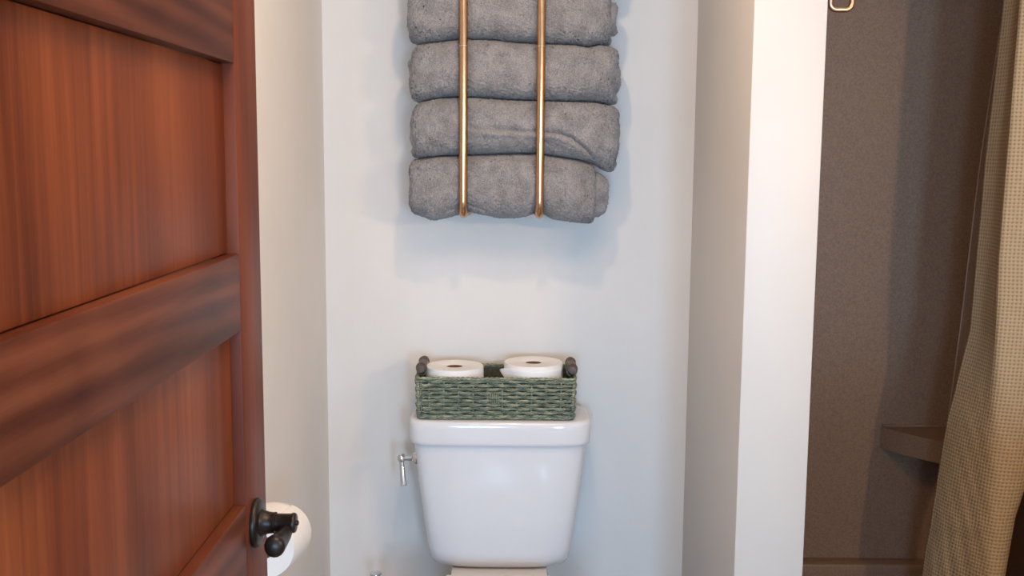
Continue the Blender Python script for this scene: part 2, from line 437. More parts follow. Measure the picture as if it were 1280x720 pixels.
# copper loop hook on the shower side of the partition
def loop_hook():
    root = thing('wall_hook', 'small copper rounded loop hook on the shower side of the white partition', 'hook', (PX1 + 0.012, 2.19, 1.76))
    x0, x1, z0, z1, r, y = 0.636, 0.680, 1.7105, 1.800, 0.013, 2.19
    pts = []
    for (cx_, cz_, a0) in ((x1 - r, z0 + r, -90), (x1 - r, z1 - r, 0), (x0 + r, z1 - r, 90), (x0 + r, z0 + r, 180)):
        for k in range(7):
            a = math.radians(a0 + 15 * k); pts.append((cx_ + r * math.cos(a), y, cz_ + r * math.sin(a)))
    bm = bmesh.new(); tube(bm, pts, 0.0058, 12, closed=True); from_bm('loop', bm, 'copper', root)
    bm = bmesh.new(); tube(bm, [(PX1 + 0.012, y, 1.792), (x0 + 0.012, y, 1.795)], 0.006, 12); from_bm('post', bm, 'copper', root)
    bm = bmesh.new(); lathe(bm, [(0.016, 0), (0.016, 0.003), (0.012, 0.005)], (PX1 + 0.012, y, 1.792), (1, 0, 0), 20)
    from_bm('mount', bm, 'copper', root, angle=40)
loop_hook()

# ------------------------------------------------------------------ door, folded back along the left wall
DX, DT = -0.340, 0.035                      # face and thickness
DY0, DY1, ST = 0.555, 1.411, 0.108          # hinge edge, free edge, stile width
door = bpy.data.objects.new('door_1', None); COL.objects.link(door); door.location = (DX - DT / 2, 1.0, 0)
struct(door, 'open reddish-brown wooden panel door with a dark lever handle', 'door')
def dbox(name, lo, hi, m, bev=0.0018):
    return box(name, lo, hi, m, door, bevel=bev, seg=2)
dbox('stile', (DX - DT, DY1 - ST, 0.012), (DX, DY1, 2.04), 'stile', 0.0025)
dbox('stile', (DX - DT, DY0, 0.012), (DX, DY0 + ST, 2.04), 'stile', 0.0025)
rails = [(0.012, 0.225), (0.548, 0.645), (0.873, 0.969), (1.195, 1.292), (1.524, 1.620), (1.90, 2.04)]
for k, (a, b) in enumerate(rails):
    dbox('rail', (DX - DT, DY0 + ST + 0.0002, a), (DX - 0.0003, DY1 - ST - 0.0002, b), 'rail')
for k in range(len(rails) - 1):
    dbox('panel', (DX - DT + 0.0135, DY0 + ST + 0.0008, rails[k][1] + 0.0008), (DX - 0.0145, DY1 - ST - 0.0008, rails[k + 1][0] - 0.0008), 'panel' if k % 2 else 'panel_b', 0.0022)
# hinges on the near edge
for z in (0.25, 1.05, 1.80):
    bm = bmesh.new(); tube(bm, [(DX - DT - 0.006, DY0 - 0.004, z - 0.045), (DX - DT - 0.006, DY0 - 0.004, z + 0.045)], 0.006, 12)
    from_bm('hinge', bm, 'bronze', door, angle=40)
# lever set
HY, HZ = 1.345, 0.931
path = smooth_path([(-0.2965, HY + 0.002, HZ - 0.006), (-0.2970, HY - 0.014, HZ - 0.009), (-0.2990, HY - 0.032, HZ - 0.011), (-0.3005, HY - 0.048, HZ - 0.011), (-0.3010, HY - 0.060, HZ - 0.010), (-0.3010, HY - 0.0675, HZ - 0.0095)], 7)
n_ = len(path)
def lever_r(t):
    r = 0.0080 + 0.0066 * min(1, t / 0.7)
    return r if t < 0.72 else r * math.sqrt(max(0.02, 1 - ((t - 0.72) / 0.285) ** 2))
rad = [(lever_r(i / (n_ - 1)), lever_r(i / (n_ - 1)) * 0.92) for i in range(n_)]
bm = bmesh.new(); tube(bm, path, rad, 18)
lever = from_bm('lever_handle', bm, 'bronze', door)
lever['label'] = 'dark bronze lever handle'
bm = bmesh.new(); lathe(bm, [(0.0315, 0), (0.0325, 0.003), (0.0318, 0.0065), (0.0285, 0.0085), (0.020, 0.0095)], (DX, HY, HZ), (1, 0, 0), 48)
from_bm('rosette', bm, 'bronze', lever, angle=50)
bm = bmesh.new(); lathe(bm, [(0.0195, 0), (0.0165, 0.004), (0.0145, 0.010), (0.0138, 0.0165), (0.0142, 0.0175), (0.0142, 0.0195), (0.0125, 0.0205)], (DX + 0.0085, HY, HZ), (1, 0, 0), 36)
from_bm('neck', bm, 'bronze', lever, angle=50)
bm = bmesh.new(); lathe(bm, [(0.0122, 0), (0.0122, 0.020), (0.0132, 0.021), (0.0132, 0.0245), (0.0118, 0.0262), (0.0050, 0.0265)], (DX + 0.0285, HY, HZ), (1, 0, 0), 36)
from_bm('hub', bm, 'bronze', lever, angle=50)
bm = bmesh.new(); lathe(bm, [(0.0035, 0), (0.0035, 0.003), (0.002, 0.0038)], (DX + 0.0545, HY, HZ), (1, 0, 0), 18)
from_bm('privacy_pin', bm, 'bronze', lever, angle=50)

# ------------------------------------------------------------------ toilet
toilet = thing('toilet', 'white porcelain toilet with a tapered tank and chrome side lever', 'toilet', (-0.030, 2.40, 0))
TX = -0.0305
def tank():
    bm = bmesh.new(); rings = []
    prof = [(0.366, .150, .070, 3.2), (0.368, .163, .078, 3.4), (0.376, .173, .084, 3.8), (0.392, .1805, .0875, 4.4), (0.42, .1845, .089, 5), (0.50, .1945, .092, 5.5), (0.60, .2065, .0945, 6), (0.69, .2165, .097, 6), (0.722, .2185, .0975, 6)]
    yb = 2.735
    for z, w2, d2, p in prof:
        rings.append(sup(w2, d2, TX, yb - d2, z, p))
    loft(bm, rings)
    from_bm('tank', bm, 'porcelain', toilet, angle=60)
    bm = bmesh.new(); rings = []
    # lid: overhang, rounded shoulder, slightly crowned top
    prof = [(0.701, .2195, .0985, 6), (0.699, .2235, .1005, 6), (0.7005, .2255, .1020, 6), (0.708, .2270, .1030, 6), (0.716, .2275, .1035, 6), (0.740, .2285, .1040, 6), (0.750, .2280, .1035, 6), (0.7565, .2255, .1015, 6), (0.7595, .2210, .0980, 6), (0.7605, .212, .090, 6), (0.7605, .10, .04, 5)]
    for z, w2, d2, p in prof:
        rings.append(sup(w2, d2, TX, 2.7375 - 0.1045, z, p, 96))
    loft(bm, rings)
    from_bm('tank_lid', bm, 'porcelain', toilet, angle=70)
tank()
# flush lever on the left side
bm = bmesh.new(); lathe(bm, [(0.0165, 0), (0.0165, 0.006), (0.0125, 0.012), (0.008, 0.014)], (TX - 0.2085, 2.592, 0.650), (-1, 0, 0), 28)
fl = from_bm('flush_lever', bm, 'chrome', toilet, angle=50); fl['label'] = 'chrome flush lever'
bm = bmesh.new(); tube(bm, [(TX - 0.215, 2.592, 0.650), (TX - 0.245, 2.592, 0.650)], 0.0070, 16); from_bm('spindle', bm, 'chrome', fl, angle=50)
bm = bmesh.new(); lathe(bm, [(0.004, 0), (0.0095, 0.002), (0.0122, 0.007), (0.0122, 0.012), (0.0095, 0.017), (0.003, 0.0195)], (TX - 0.240, 2.592, 0.650), (-1, 0, 0), 24); from_bm('knuckle', bm, 'chrome', fl)
bm = bmesh.new()
ap = smooth_path([(TX - 0.249, 2.590, 0.648), (TX - 0.2475, 2.586, 0.630), (TX - 0.2455, 2.580, 0.610), (TX - 0.243, 2.574, 0.592), (TX - 0.242, 2.571, 0.584)], 6)
tube(bm, ap, [0.0056 + 0.0030 * (i / (len(ap) - 1)) - (0.004 if i == len(ap) - 1 else 0) for i in range(len(ap))], 12); from_bm('arm', bm, 'chrome', fl)
# bowl and pedestal
bm = bmesh.new(); rings = []
for z, w2, d2, yc, p in [(0.0, .115, .255, 2.40, 3.2), (0.02, .115, .255, 2.40, 3), (0.07, .098, .235, 2.41, 2.8), (0.16, .100, .22, 2.41, 2.6), (0.24, .135, .25, 2.37, 2.4), (0.32, .170, .285, 2.335, 2.3), (0.355, .181, .298, 2.32, 2.3), (0.372, .182, .300, 2.318, 2.3), (0.3755, .176, .294, 2.318, 2.3)]:
    rings.append(sup(w2, d2, TX, yc - 0.12, z, p))
loft(bm, rings); from_bm('bowl', bm, 'porcelain', toilet, angle=60)
bm = bmesh.new(); rings = []
for z, w2, d2 in [(0.20, .085, .14), (0.30, .112, .150), (0.352, .125, .152), (0.3655, .120, .148)]:
    rings.append(sup(w2, d2, TX, 2.572, z, 4))
loft(bm, rings); from_bm('deck', bm, 'porcelain', toilet, angle=60)
def dshape(w2, y0, y1, z, n=64, wb=0.126):
    """egg outline: straight back edge at y1, rounded front at y0"""
    pts = []
    L_ = y1 - y0
    for k in range(n):
        t = k / (n - 1); a = PI * t
        y = y1 - L_ * math.sin(a) ** 0.8 * 0.5 - L_ * 0.5 * (0.5 - 0.5 * math.cos(2 * a)) 
        pts.append((y, a))
    out = []
    for k in range(n):
        t = k / (n - 1); s = -1 + 2 * t                       # left back corner -> front -> right back corner
        v = 1 - abs(s)                                        # 0 at the back, 1 at the front tip
        yy = y1 - L_ * math.sin(v * PI / 2) ** 0.9
        ww = (wb + (w2 - wb) * math.sin(min(1, v * 1.9) * PI / 2)) * math.sqrt(max(0.0, 1 - max(0, (v - 0.42) / 0.58) ** 2.2))
        out.append((TX + math.copysign(ww, s), yy, z))
    return out
for nm, z0, z1, yb_, sh in (('seat', 0.380, 0.399, 2.40, 0.0), ('seat_lid', 0.400, 0.416, 2.42, 0.002)):
    bm = bmesh.new(); rings = []
    for z, k in ((z0, 0.97), (z0 + 0.003, 1.0), (z1 - 0.004, 1.0), (z1, 0.975)):
        o_ = dshape(0.182, 1.935, yb_, z)
        cyv = 2.19
        rings.append([(TX + (x - TX) * k, cyv + (y - cyv) * k, zz) for x, y, zz in o_])
    loft(bm, rings); from_bm(nm, bm, 'seat_plastic', toilet, angle=40)
for s in (-1, 1):
    bm = bmesh.new(); tube(bm, [(TX + s * 0.075 - 0.022, 2.432, 0.394), (TX + s * 0.075 + 0.022, 2.432, 0.394)], 0.0105, 14)
    lathe(bm, [(0.014, 0), (0.014, 0.012), (0.010, 0.016)], (TX + s * 0.075, 2.445, 0.366), (0, 0, 1), 20)
    from_bm('hinge', bm, 'seat_plastic', toilet, angle=40)
    bm = bmesh.new(); tube(bm, [(TX + s * 0.127, 2.66, 0.345), (TX + s * 0.127, 2.66, 0.368)], 0.006, 12)
    from_bm('tank_bolt', bm, 'bronze', toilet, angle=40)

# ------------------------------------------------------------------ seagrass basket on the tank lid
BX, BY, BZ = -0.0415, 2.6350, 0.7615
BW, BD, BH = 0.392, 0.171, 0.1045
basket = thing('storage_basket', 'green-grey woven seagrass basket holding two paper rolls on the tank lid', 'basket', (BX, BY, BZ))
def rect_ring(w_, d_, r, step=0.004):
    """closed rounded rectangle: list of (x, y, nx, ny, s)"""
    pts = []
    hx, hy = w_ / 2 - r, d_ / 2 - r
    segs = [((-hx, -hy - r), (hx, -hy - r), (0, -1)), None, ((hx + r, -hy), (hx + r, hy), (1, 0)), None, ((hx, hy + r), (-hx, hy + r), (0, 1)), None, ((-hx - r, hy), (-hx - r, -hy), (-1, 0)), None]
    cs = {1: (hx, -hy, -90), 3: (hx, hy, 0), 5: (-hx, hy, 90), 7: (-hx, -hy, 180)}
    for i, sg in enumerate(segs):
        if sg:
            a, b, n = sg; L_ = math.hypot(b[0] - a[0], b[1] - a[1]); m_ = max(2, int(L_ / step))
            for k in range(m_): pts.append((a[0] + (b[0] - a[0]) * k / m_, a[1] + (b[1] - a[1]) * k / m_, *n))
        else:
            cx_, cy_, a0 = cs[i]
            for k in range(4):
                a = math.radians(a0 + 90 * k / 4); pts.append((cx_ + r * math.cos(a), cy_ + r * math.sin(a), math.cos(a), math.sin(a)))
    out = []; s = 0; pv = None
    for p in pts:
        if pv: s += math.hypot(p[0] - pv[0], p[1] - pv[1])
        out.append((*p, s)); pv = p
    return out, s + step
ROWS = 10
for row in range(ROWS):
    z = BZ + 0.0085 + row * (BH - 0.017) / (ROWS - 1)
    k = (z - BZ) / BH
    ring, Ltot = rect_ring(BW - 0.008 + 0.006 * k, BD - 0.008 + 0.005 * k, 0.012)
    nper = 23
    bm = bmesh.new()
    for ply in range(3):
        path = []; ph = rng.uniform(0, 6)
        for (x, y, nx, ny, s) in ring:
            und = 0.0040 * math.sin(2 * PI * nper * s / Ltot + (PI if row % 2 else 0) + 0.3 * math.sin(ph))
            tw = 2 * PI * ply / 3 + 2 * PI * round(Ltot / 0.024) * s / Ltot
            zz = z + 0.0026 * math.sin(tw) + 0.0009 * noise.noise((s * 60, row * 7.0, ply * 3.0))
            off = und + 0.0020 * math.cos(tw) + 0.0010 * noise.noise((s * 70, row * 5.0 + 9, ply * 3.0))
            path.append((BX + x + nx * off, BY + y + ny * off, zz))
        tube(bm, path, 0.00235, 5, closed=True)
    from_bm('weaver_strand', bm, 'seagrass', basket)
# upright stakes
bm_list = []
for i, (x, y, nx, ny, s) in enumerate(rect_ring(BW - 0.006, BD - 0.006, 0.012)[0]):
    if i % 9 == 4:
        bm = bmesh.new(); tube(bm, [(BX + x * 0.985, BY + y * 0.985, BZ + 0.004), (BX + x, BY + y, BZ + BH * 0.5), (BX + x, BY + y, BZ + BH - 0.003)], 0.0024, 6)
        from_bm('stake', bm, 'seagrass', basket)
# rims: twisted pair top and bottom
for nm, z, w_, d_, rr in (('rim', BZ + BH - 0.001, BW + 0.001, BD + 0.001, 0.0030), ('base_rim', BZ + 0.0042, BW - 0.006, BD - 0.006, 0.0026)):
    ring, Ltot = rect_ring(w_, d_, 0.012, 0.003)
    bm = bmesh.new()
    for ply in range(2):
        tube(bm, [(BX + x + nx * 0.0018 * math.cos(2 * PI * 46 * s / Ltot + ply * PI), BY + y + ny * 0.0018 * math.cos(2 * PI * 46 * s / Ltot + ply * PI), z + 0.0018 * math.sin(2 * PI * 46 * s / Ltot + ply * PI)) for x, y, nx, ny, s in ring], rr, 6, closed=True)
    from_bm(nm, bm, 'seagrass', basket)
# corner posts wrapped in grass
for sx in (-1, 1):
    for sy in (-1, 1):
        bm = bmesh.new(); tube(bm, [(BX + sx * (BW / 2 - 0.006), BY + sy * (BD / 2 - 0.006), BZ + 0.004), (BX + sx * (BW / 2 - 0.0035), BY + sy * (BD / 2 - 0.0035), BZ + BH - 0.002)], 0.0042, 8)
        from_bm('corner_post', bm, 'seagrass', basket)
# knot of upright strands in the middle of the front
for k in range(5):
    x = BX - 0.003 + (k - 2) * 0.0046; top = BZ + 0.070 - 0.003 * (k % 2)
    bm = bmesh.new(); tube(bm, smooth_path([(x, BY - BD / 2 + 0.001, BZ + 0.040 - 0.004 * (k % 3)), (x + 0.0006, BY - BD / 2 - 0.0028, BZ + 0.052), (x - 0.0006, BY - BD / 2 - 0.0028, top - 0.006), (x, BY - BD / 2 + 0.001, top)], 4), 0.0017, 6)
    from_bm('knot_strand', bm, 'seagrass', basket)
# inner lining and bottom
bm = bmesh.new()
bm_box(bm, (BX - BW / 2 + 0.010, BY - BD / 2 + 0.010, BZ + 0.002), (BX + BW / 2 - 0.010, BY + BD / 2 - 0.010, BZ + 0.0045))
t_ = 0.002
for lo, hi in (((-BW / 2 + 0.009, -BD / 2 + 0.009), (BW / 2 - 0.009, -BD / 2 + 0.009 + t_)), ((-BW / 2 + 0.009, BD / 2 - 0.009 - t_), (BW / 2 - 0.009, BD / 2 - 0.009)), ((-BW / 2 + 0.009, -BD / 2 + 0.011), (-BW / 2 + 0.009 + t_, BD / 2 - 0.011)), ((BW / 2 - 0.009 - t_, -BD / 2 + 0.011), (BW / 2 - 0.009, BD / 2 - 0.011))):
    bm_box(bm, (BX + lo[0], BY + lo[1], BZ + 0.0045), (BX + hi[0], BY + hi[1], BZ + BH - 0.004))
from_bm('lining', bm, 'basket_inner', basket, smooth=False)
# turned handles across the short ends
for s, x in ((-1, -0.2285), (1, 0.1485)):
    z = 0.8835
    prof = [(0.0001, 0), (0.0075, 0.0005), (0.0095, 0.004), (0.0095, 0.008), (0.0070, 0.011), (0.0105, 0.015), (0.0118, 0.022), (0.0105, 0.029), (0.0078, 0.034), (0.0082, 0.050), (0.0092, 0.062), (0.0082, 0.074), (0.0078, 0.090), (0.0105, 0.095), (0.0118, 0.102), (0.0105, 0.109), (0.0070, 0.113), (0.0095, 0.116), (0.0095, 0.120), (0.0075, 0.1235), (0.0001, 0.124)]
    bm = bmesh.new(); lathe(bm, [(a * 1.2, b) for a, b in prof], (x, 2.5695, z), (0, 1, 0), 24)
    h = from_bm('handle', bm, 'basket_wood', basket, angle=50); h['label'] = 'dark turned wooden handle'
    for y in (2.604, 2.659):
        bm = bmesh.new()
        tube(bm, [(x + 0.0125 * math.cos(a), y, z - 0.006 + (0.0125 if math.sin(a) > 0 else 0.016) * math.sin(a)) for a in [2 * PI * k / 18 for k in range(18)]], 0.0022, 6, closed=True)
        from_bm('grass_loop', bm, 'seagrass', h)

def paper_roll(name, label, base, r, h, rc, axis=(0, 0, 1), group=None, flap=None):
    root = thing(name, label, 'toilet paper', base, group)
    ax = Vector(axis).normalized(); b = Vector(base)
    bm = bmesh.new(); n = 64
    a_ = ax.orthogonal().normalized(); b_ = ax.cross(a_)
    prof = [(rc, 0.001), (r * 0.985, 0.0), (r, 0.004), (r * 1.003, h * 0.5), (r, h - 0.004), (r * 0.985, h), (rc + 0.002, h - 0.0008), (rc, h - 0.002), (rc, 0.001)]
    rings = []
    for (rr, hh) in prof:
        ring = []
        for k in range(n):
            t = 2 * PI * k / n
            wob = 1 + (0.006 * noise.noise((math.cos(t) * 2.0, math.sin(t) * 2.0, hh * 20 + base[0] * 9)) if rr > rc + 0.003 else 0)
            ring.append(b + ax * hh + (a_ * math.cos(t) + b_ * math.sin(t)) * rr * wob)
        rings.append(ring)
    vr = loft(bm, rings, cap=False)
    bmesh.ops.remove_doubles(bm, verts=bm.verts, dist=1e-6)
    from_bm('paper', bm, 'paper', root, angle=45)
    bm = bmesh.new(); rings = [[b + ax * hh + (a_ * math.cos(2 * PI * k / 32) + b_ * math.sin(2 * PI * k / 32)) * rr for k in range(32)] for rr, hh in ((rc - 0.0002, 0.0012), (rc - 0.0002, h - 0.003), (rc - 0.0018, h - 0.003), (rc - 0.0018, 0.0012), (rc - 0.0002, 0.0012))]
    loft(bm, rings, cap=False); bmesh.ops.remove_doubles(bm, verts=bm.verts, dist=1e-6); from_bm('core', bm, 'card', root, angle=45)
    if flap:
        bm = bmesh.new(); flap(bm); o = from_bm('loose_sheet', bm, 'paper', root)
        so = o.modifiers.new('thick', 'SOLIDIFY'); so.thickness = 0.0006
    return root
ROLLZ = BZ + 0.006
paper_roll('toilet_roll', 'shorter white paper roll at the left inside the seagrass basket', (-0.1480, 2.6350, ROLLZ), 0.0738, 0.881 - ROLLZ, 0.0205, group='paper rolls in the basket')
def flap_r(bm):
    # free end of the paper hanging loose round the front-left of the roll
    cx_, cy_, r = 0.0525, 2.6350, 0.0750; rows = []
    for i in range(26):
        t = i / 25; a = math.radians(-168 + 150 * t); rr = r + 0.0006 + 0.011 * max(0, 1 - t / 0.18) ** 1.3
        hi = 0.8885 - 0.012 * max(0, 1 - t / 0.2) - 0.004 * t; lo = max(0.832, hi - 0.004 - 0.055 * t / 0.22)
        rows.append([(cx_ + rr * math.cos(a), cy_ + rr * math.sin(a), lo + (hi - lo) * k / 6 ) for k in range(7)])
    loft(bm, rows, closed=False)
paper_roll('toilet_roll', 'taller white paper roll with a loose sheet at the right inside the seagrass basket', (0.0525, 2.6350, ROLLZ), 0.0745, 0.892 - ROLLZ, 0.0205, group='paper rolls in the basket', flap=flap_r)

# ------------------------------------------------------------------ unseen cabinet added to block window light from the lower curtain
blocker = thing('light_block_cabinet', 'unseen white cabinet added at the right to shade the lower curtain', 'cabinet', (1.11, 0.90, 0))
box('body', (0.80, 0.35, 0.0), (XR, 1.46, 0.86), 'trim_white', blocker, bevel=0.003)
for k in range(3):
    d_ = box('door', (0.782, 0.37 + 0.363 * k, 0.10), (0.80, 0.715 + 0.363 * k, 0.84), 'trim_white', blocker, bevel=0.003)
    bm = bmesh.new(); lathe(bm, [(0.006, 0), (0.006, 0.012), (0.013, 0.018), (0.012, 0.024), (0.004, 0.027)], (0.782, 0.68 + 0.363 * k, 0.72), (-1, 0, 0), 18); from_bm('knob', bm, 'bronze', d_)
box('countertop', (0.77, 0.33, 0.86), (XR, 1.48, 0.90), 'porcelain', blocker, bevel=0.005)

# ------------------------------------------------------------------ towel rack and rolled towels
rack = thing('towel_rack', 'brass wall rack of two upright bars holding rolled grey towels', 'towel rack', (-0.031, 2.76, 1.262))
BARY, BARR = 2.5700, 0.0107
BARS = (-0.1235, 0.0620)
ZLO, ZHI = 1.2675, 2.02
for x in BARS:
    path = [(x, YB, ZLO), (x, 2.62, ZLO)]
    r = 0.030
    for k in range(1, 8):
        a = math.radians(90 * k / 8); path.append((x, BARY + r - r * math.sin(a), ZLO + r - r * math.cos(a)))
    path += [(x, BARY, ZLO + r + 0.002), (x, BARY, 1.45), (x, BARY, 1.67), (x, BARY, ZHI - r)]
    for k in range(1, 8):
        a = math.radians(90 * k / 8); path.append((x, BARY + r - r * math.cos(a), ZHI - r + r * math.sin(a)))
    path += [(x, 2.62, ZHI), (x, YB, ZHI)]
    bm = bmesh.new(); tube(bm, path, BARR, 20)
    bar = from_bm('upright_bar', bm, 'brass', rack, angle=60)
    bm = bmesh.new(); lathe(bm, [(BARR, 0), (BARR + 0.0008, 0.0006), (BARR + 0.0008, 0.0030), (BARR, 0.0036)], (x, BARY, 1.6685), (0, 0, 1), 24)
    from_bm('joint_ring', bm, 'brass_light', bar, angle=40)
    for z in (ZLO, ZHI):
        bm = bmesh.new(); lathe(bm, [(0.0155, 0), (0.0155, 0.003), (0.013, 0.005), (BARR, 0.006)], (x, YB, z), (0, -1, 0), 28)
        from_bm('wall_flange', bm, 'brass_light', bar, angle=40)

SEAM_A = [(-0.253, 1.677), (-0.219, 1.681), (-0.138, 1.691), (-0.085, 1.691), (-0.046, 1.69), (-0.008, 1.685), (0.031, 1.683), (0.146, 1.68), (0.175, 1.674), (0.203, 1.682), (0.246, 1.675)]
SEAM_B = [(-0.254, 1.533), (-0.225, 1.543), (-0.181, 1.551), (-0.103, 1.553), (-0.007, 1.547), (0.109, 1.545), (0.196, 1.544), (0.248, 1.533)]
SEAM_C = [(-0.255, 1.399), (-0.235, 1.403), (-0.181, 1.409), (-0.132, 1.411), (-0.006, 1.416), (0.056, 1.417), (0.111, 1.409), (0.16, 1.402), (0.199, 1.391), (0.228, 1.371), (0.252, 1.372)]
BOT = [(-0.255, 1.267), (-0.236, 1.261), (-0.201, 1.247), (-0.146, 1.26), (-0.118, 1.272), (-0.083, 1.264), (-0.034, 1.255), (0.005, 1.255), (0.035, 1.261), (0.062, 1.273), (0.093, 1.254), (0.152, 1.246), (0.195, 1.243), (0.231, 1.247)]
SEAM_T = [(-0.26, 1.806), (-0.12, 1.814), (0.0, 1.810), (0.15, 1.806), (0.25, 1.812)]
TOP5 = [(-0.26, 1.935), (0.0, 1.945), (0.25, 1.94)]
CR2 = [(-0.109, 1.475), (-0.006, 1.472), (0.056, 1.47), (0.11, 1.465), (0.139, 1.454), (0.169, 1.431), (0.199, 1.402)]
CR3 = [(-0.104, 1.654), (-0.046, 1.648), (0.031, 1.645)]
CR1 = [(-0.165, 1.334), (-0.12, 1.336), (-0.095, 1.333)]
CR1b = [(-0.118, 1.292), (-0.083, 1.284), (-0.055, 1.266)]
CR1c = [(-0.165, 1.279), (-0.120, 1.284)]
def smooth_tab(tab):
    xs = np.linspace(-0.27, 0.27, 217); zz = np.interp(xs, [t[0] for t in tab], [t[1] for t in tab])
    k = np.exp(-np.linspace(-2, 2, 13) ** 2); k /= k.sum()
    zp = np.pad(zz, 6, mode='edge'); return xs, np.convolve(zp, k, 'valid')
def vnoise(P, f, seed):
    """cheap smooth noise on an array of points"""
    r = np.random.default_rng(seed); out = np.zeros(P.shape[:-1])
    for _ in range(7):
        d = r.normal(size=3) * f; out += np.sin(P @ d + r.uniform(0, 6.28))
    return out / 2.6
def towel_mesh(name, x0, x1, top, bot, y_front, y_back, seed, creases, m, parent, nu=230, nv=190, press=True, p=3.0, taper_r=0.0, fuzz=0.0022, endr=0.022):
    tx, tz = smooth_tab(top); bx_, bz_ = smooth_tab(bot)
    # stations, denser near the ends
    t = np.linspace(0, 1, nu); u = x0 + (x1 - x0) * (0.5 - 0.5 * np.cos(PI * (0.08 + 0.84 * t)) - (0.5 - 0.5 * math.cos(PI * 0.08))) / (math.cos(PI * 0.08))
    ang = np.linspace(0, 2 * PI, nv, endpoint=False)
    c, s = np.cos(ang), np.sin(ang)
    ex = np.sign(c) * np.abs(c) ** (2 / p); ez = np.sign(s) * np.abs(s) ** (2 / p)
    P = np.zeros((nu, nv, 3))
    for i, x in enumerate(u):
        zt = np.interp(x, tx, tz) - 0.0012; zb = np.interp(x, bx_, bz_) + 0.0012
        zc, hz = (zt + zb) / 2, (zt + zb and (zt - zb) / 2)
        yc, hy = (y_front + y_back) / 2, (y_back - y_front) / 2
        e = min(1.0, (x - x0) / endr + 0.02, (x1 - x) / endr + 0.02); k = 0.72 + 0.28 * math.sqrt(max(0, 1 - (1 - e) ** 2)) if e < 1 else 1.0
        P[i, :, 0] = x; P[i, :, 1] = yc + hy * k * ex; P[i, :, 2] = zc + hz * (0.5 + 0.5 * k) * ez
    # ends are not cut straight: they wander with height
    hz_all = (P[:, :, 2] - P[:, :, 2].min()) 
    endw = 0.006 * vnoise(P * np.array([0, 1, 1]), 34, seed + 5)
    wl = np.clip(1 - (P[:, :, 0] - x0) / 0.08, 0, 1) ** 2; wr = np.clip(1 - (x1 - P[:, :, 0]) / 0.08, 0, 1) ** 2
    P[:, :, 0] += endw * (wl + wr)
    front = np.clip(-ex, 0, 1)[None, :]
    dy = np.zeros((nu, nv))
    dy -= 0.006 * np.clip(1 - ((P[:, :, 0] + 0.031) / 0.30) ** 2, 0, 1) * front           # soft bulge
    dy += 0.0030 * vnoise(P, 38, seed) * front + 0.0016 * vnoise(P, 95, seed + 1) * front
    if press:
        for bx in BARS:
            dy += 0.013 * np.exp(-((P[:, :, 0] - bx) / 0.018) ** 2) * front
    for cr, amp, wd in creases:
        xs = np.array([q[0] for q in cr]); zs = np.array([q[1] for q in cr])
        fade = np.clip((P[:, :, 0] - xs[0]) / 0.02 + 0.3, 0, 1) * np.clip((xs[-1] - P[:, :, 0]) / 0.02 + 0.3, 0, 1)
        d = P[:, :, 2] - np.interp(P[:, :, 0], xs, zs)
        slope = np.interp(P[:, :, 0], (xs[:-1] + xs[1:]) / 2, np.abs(np.diff(zs) / np.diff(xs))) if len(xs) > 2 else 0
        d = d / np.sqrt(1 + np.asarray(slope) ** 2)
        dy += fade * front * (amp * np.exp(-(d / wd) ** 2) - amp * 0.55 * np.exp(-((d + 2.6 * wd) / (2.2 * wd)) ** 2))
    P[:, :, 1] += dy
    r = np.random.default_rng(seed); jit = r.normal(size=P.shape) * fuzz * 0.45
    P += jit
    verts = P.reshape(-1, 3).tolist(); idx = np.arange(nu * nv).reshape(nu, nv); nx = np.roll(idx, -1, axis=1)
    F = np.stack([idx[:-1], idx[1:], nx[1:], nx[:-1]], -1).reshape(-1, 4).tolist()
    # end caps: rings shrinking inwards, dished
    for side, row in ((0, idx[0]), (1, idx[-1])):
        prev = row; ctr = P[0 if side == 0 else -1].mean(0); ringp = P[0 if side == 0 else -1]
        for q, (sc_, dx) in enumerate(((0.86, 0.004), (0.70, 0.001), (0.52, 0.003), (0.30, 0.0), (0.12, 0.002))):
            np_ = ctr + (ringp - ctr) * sc_; np_[:, 0] += (-1 if side == 0 else 1) * dx
            st = len(verts); verts += np_.tolist(); cur = np.arange(st, st + nv); cn, pn = np.roll(cur, -1), np.roll(prev, -1)
            f = np.stack([prev, pn, cn, cur], -1) if side == 0 else np.stack([prev, cur, cn, pn], -1)
            F += f.tolist(); prev = cur
        F.append(prev.tolist() if side == 0 else prev[::-1].tolist())
    me = bpy.data.meshes.new(name); me.from_pydata(verts, [], F)
    return link(name, me, m, parent)
YFR, YBK = 2.5745, 2.728
towels = [
    ('lowest rolled grey towel in the brass rack, its folded right end showing', -0.252, 0.199, SEAM_C, BOT, 11, [(CR1, 0.003, 0.0025), (CR1b, 0.006, 0.003), (CR1c, 0.004, 0.003)], (-0.248, 0.222)),
    ('second rolled grey towel from the bottom of the rack, with a long crease', -0.249, 0.248, SEAM_B, SEAM_C, 23, [(CR2, 0.012, 0.0040)], (-0.252, 0.252)),
    ('third rolled grey towel from the bottom of the brass rack', -0.250, 0.243, SEAM_A, SEAM_B, 35, [(CR3, 0.003, 0.004)], (-0.256, 0.250)),
    ('rolled grey towel cut by the top of the picture', -0.249, 0.232, SEAM_T, SEAM_A, 47, [], (-0.256, 0.242)),
    ('topmost rolled grey towel above the picture edge', -0.246, 0.240, TOP5, SEAM_T, 59, [], (-0.250, 0.246)),
]
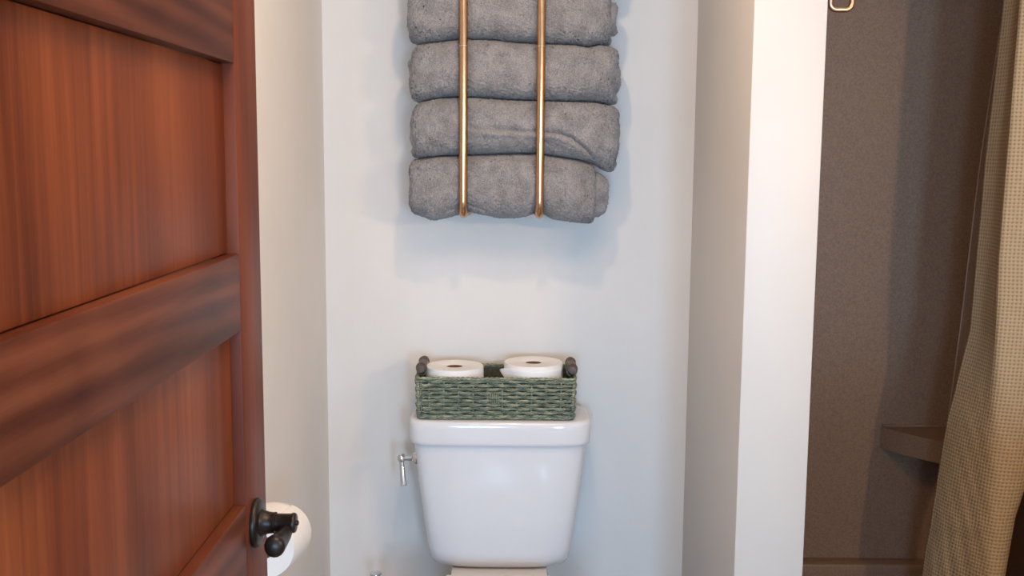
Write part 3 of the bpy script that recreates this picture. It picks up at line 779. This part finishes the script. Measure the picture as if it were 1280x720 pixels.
for lab, x0, x1, top, bot, seed, crs, inner in towels:
    zc = (np.interp(0, [t[0] for t in top], [t[1] for t in top]) + np.interp(0, [t[0] for t in bot], [t[1] for t in bot])) / 2
    root = thing('rolled_towel', lab, 'towel', (0.0, 2.65, float(zc) - 0.065), 'rolled towels in the brass rack')
    towel_mesh('outer_wrap', x0, x1, top, bot, YFR, YBK, seed, crs, 'terry', root, endr=0.012 if seed == 11 else 0.022)
    # inner turns of the roll peeping out at the ends
    kf = 0.90 if seed == 11 else 0.80
    up = [(x, kf * z + (1 - kf) * np.interp(x, [t[0] for t in bot], [t[1] for t in bot])) for x, z in top]
    dn = [(x, kf * z + (1 - kf) * np.interp(x, [t[0] for t in top], [t[1] for t in top])) for x, z in bot]
    towel_mesh('inner_turn', inner[0], inner[1], up, dn, YFR + (0.030 if seed == 11 else 0.022), YBK - 0.02, seed + 3, [], 'terry', root, nu=60, nv=80, press=False, p=2.6, endr=0.012)

# ------------------------------------------------------------------ paper holder and roll on the left wall
holder = thing('paper_holder', 'dark wall-mounted paper holder mostly hidden behind the door', 'paper holder', (XL, 1.93, 0.714))
bm = bmesh.new(); lathe(bm, [(0.024, 0), (0.024, 0.004), (0.016, 0.009), (0.008, 0.012)], (XL, 1.932, 0.7135), (1, 0, 0), 24); from_bm('wall_plate', bm, 'bronze', holder, angle=50)
bm = bmesh.new()
tube(bm, smooth_path([(XL + 0.008, 1.932, 0.7135), (-0.445, 1.932, 0.7135), (-0.430, 1.926, 0.7135), (-0.4285, 1.912, 0.7150), (-0.4345, 1.850, 0.7210), (-0.4400, 1.792, 0.7265)], 6), 0.0065, 12); from_bm('arm', bm, 'bronze', holder)
A = Vector((-0.4400, 1.800, 0.7190)); B = Vector((-0.4295, 1.908, 0.7085))
def flap_w(bm):
    ax = (B - A).normalized(); s_ = Vector((1, 0, 0)); s_ = (s_ - ax * s_.dot(ax)).normalized(); u_ = s_.cross(ax); u_ = u_ if u_.z > 0 else -u_
    rows = []
    for i in range(9):
        a = math.radians(70 + 55 * i / 8); r = 0.0562 + 0.010 * (i / 8) ** 2
        rows.append([A + ax * (0.004 + 0.10 * k / 6) + (s_ * math.cos(a) + u_ * math.sin(a)) * r for k in range(7)])
    loft(bm, rows, closed=False)
paper_roll('toilet_roll', 'white paper roll hanging on the left wall behind the door lever', tuple(A), 0.0555, (B - A).length, 0.0200, axis=(B - A), flap=flap_w)

# ------------------------------------------------------------------ toilet brush: only its chrome knob reaches the picture
brush = thing('toilet_brush', 'chrome knob of a toilet brush on the floor left of the toilet', 'toilet brush', (-0.349, 2.60, 0))
bm = bmesh.new(); lathe(bm, [(0.048, 0), (0.050, 0.004), (0.050, 0.115), (0.046, 0.119), (0.020, 0.120), (0.018, 0.124)], (-0.349, 2.60, 0), (0, 0, 1), 36); from_bm('canister', bm, 'chrome', brush, angle=40)
bm = bmesh.new(); tube(bm, [(-0.349, 2.60, 0.12), (-0.349, 2.60, 0.325)], 0.0055, 14); from_bm('handle', bm, 'chrome', brush, angle=50)
bm = bmesh.new(); lathe(bm, [(0.006, 0), (0.009, 0.006), (0.0135, 0.013), (0.0160, 0.0175), (0.0150, 0.0190), (0.0100, 0.0200)], (-0.349, 2.60, 0.3235), (0, 0, 1), 28); from_bm('knob', bm, 'chrome', brush, angle=50)
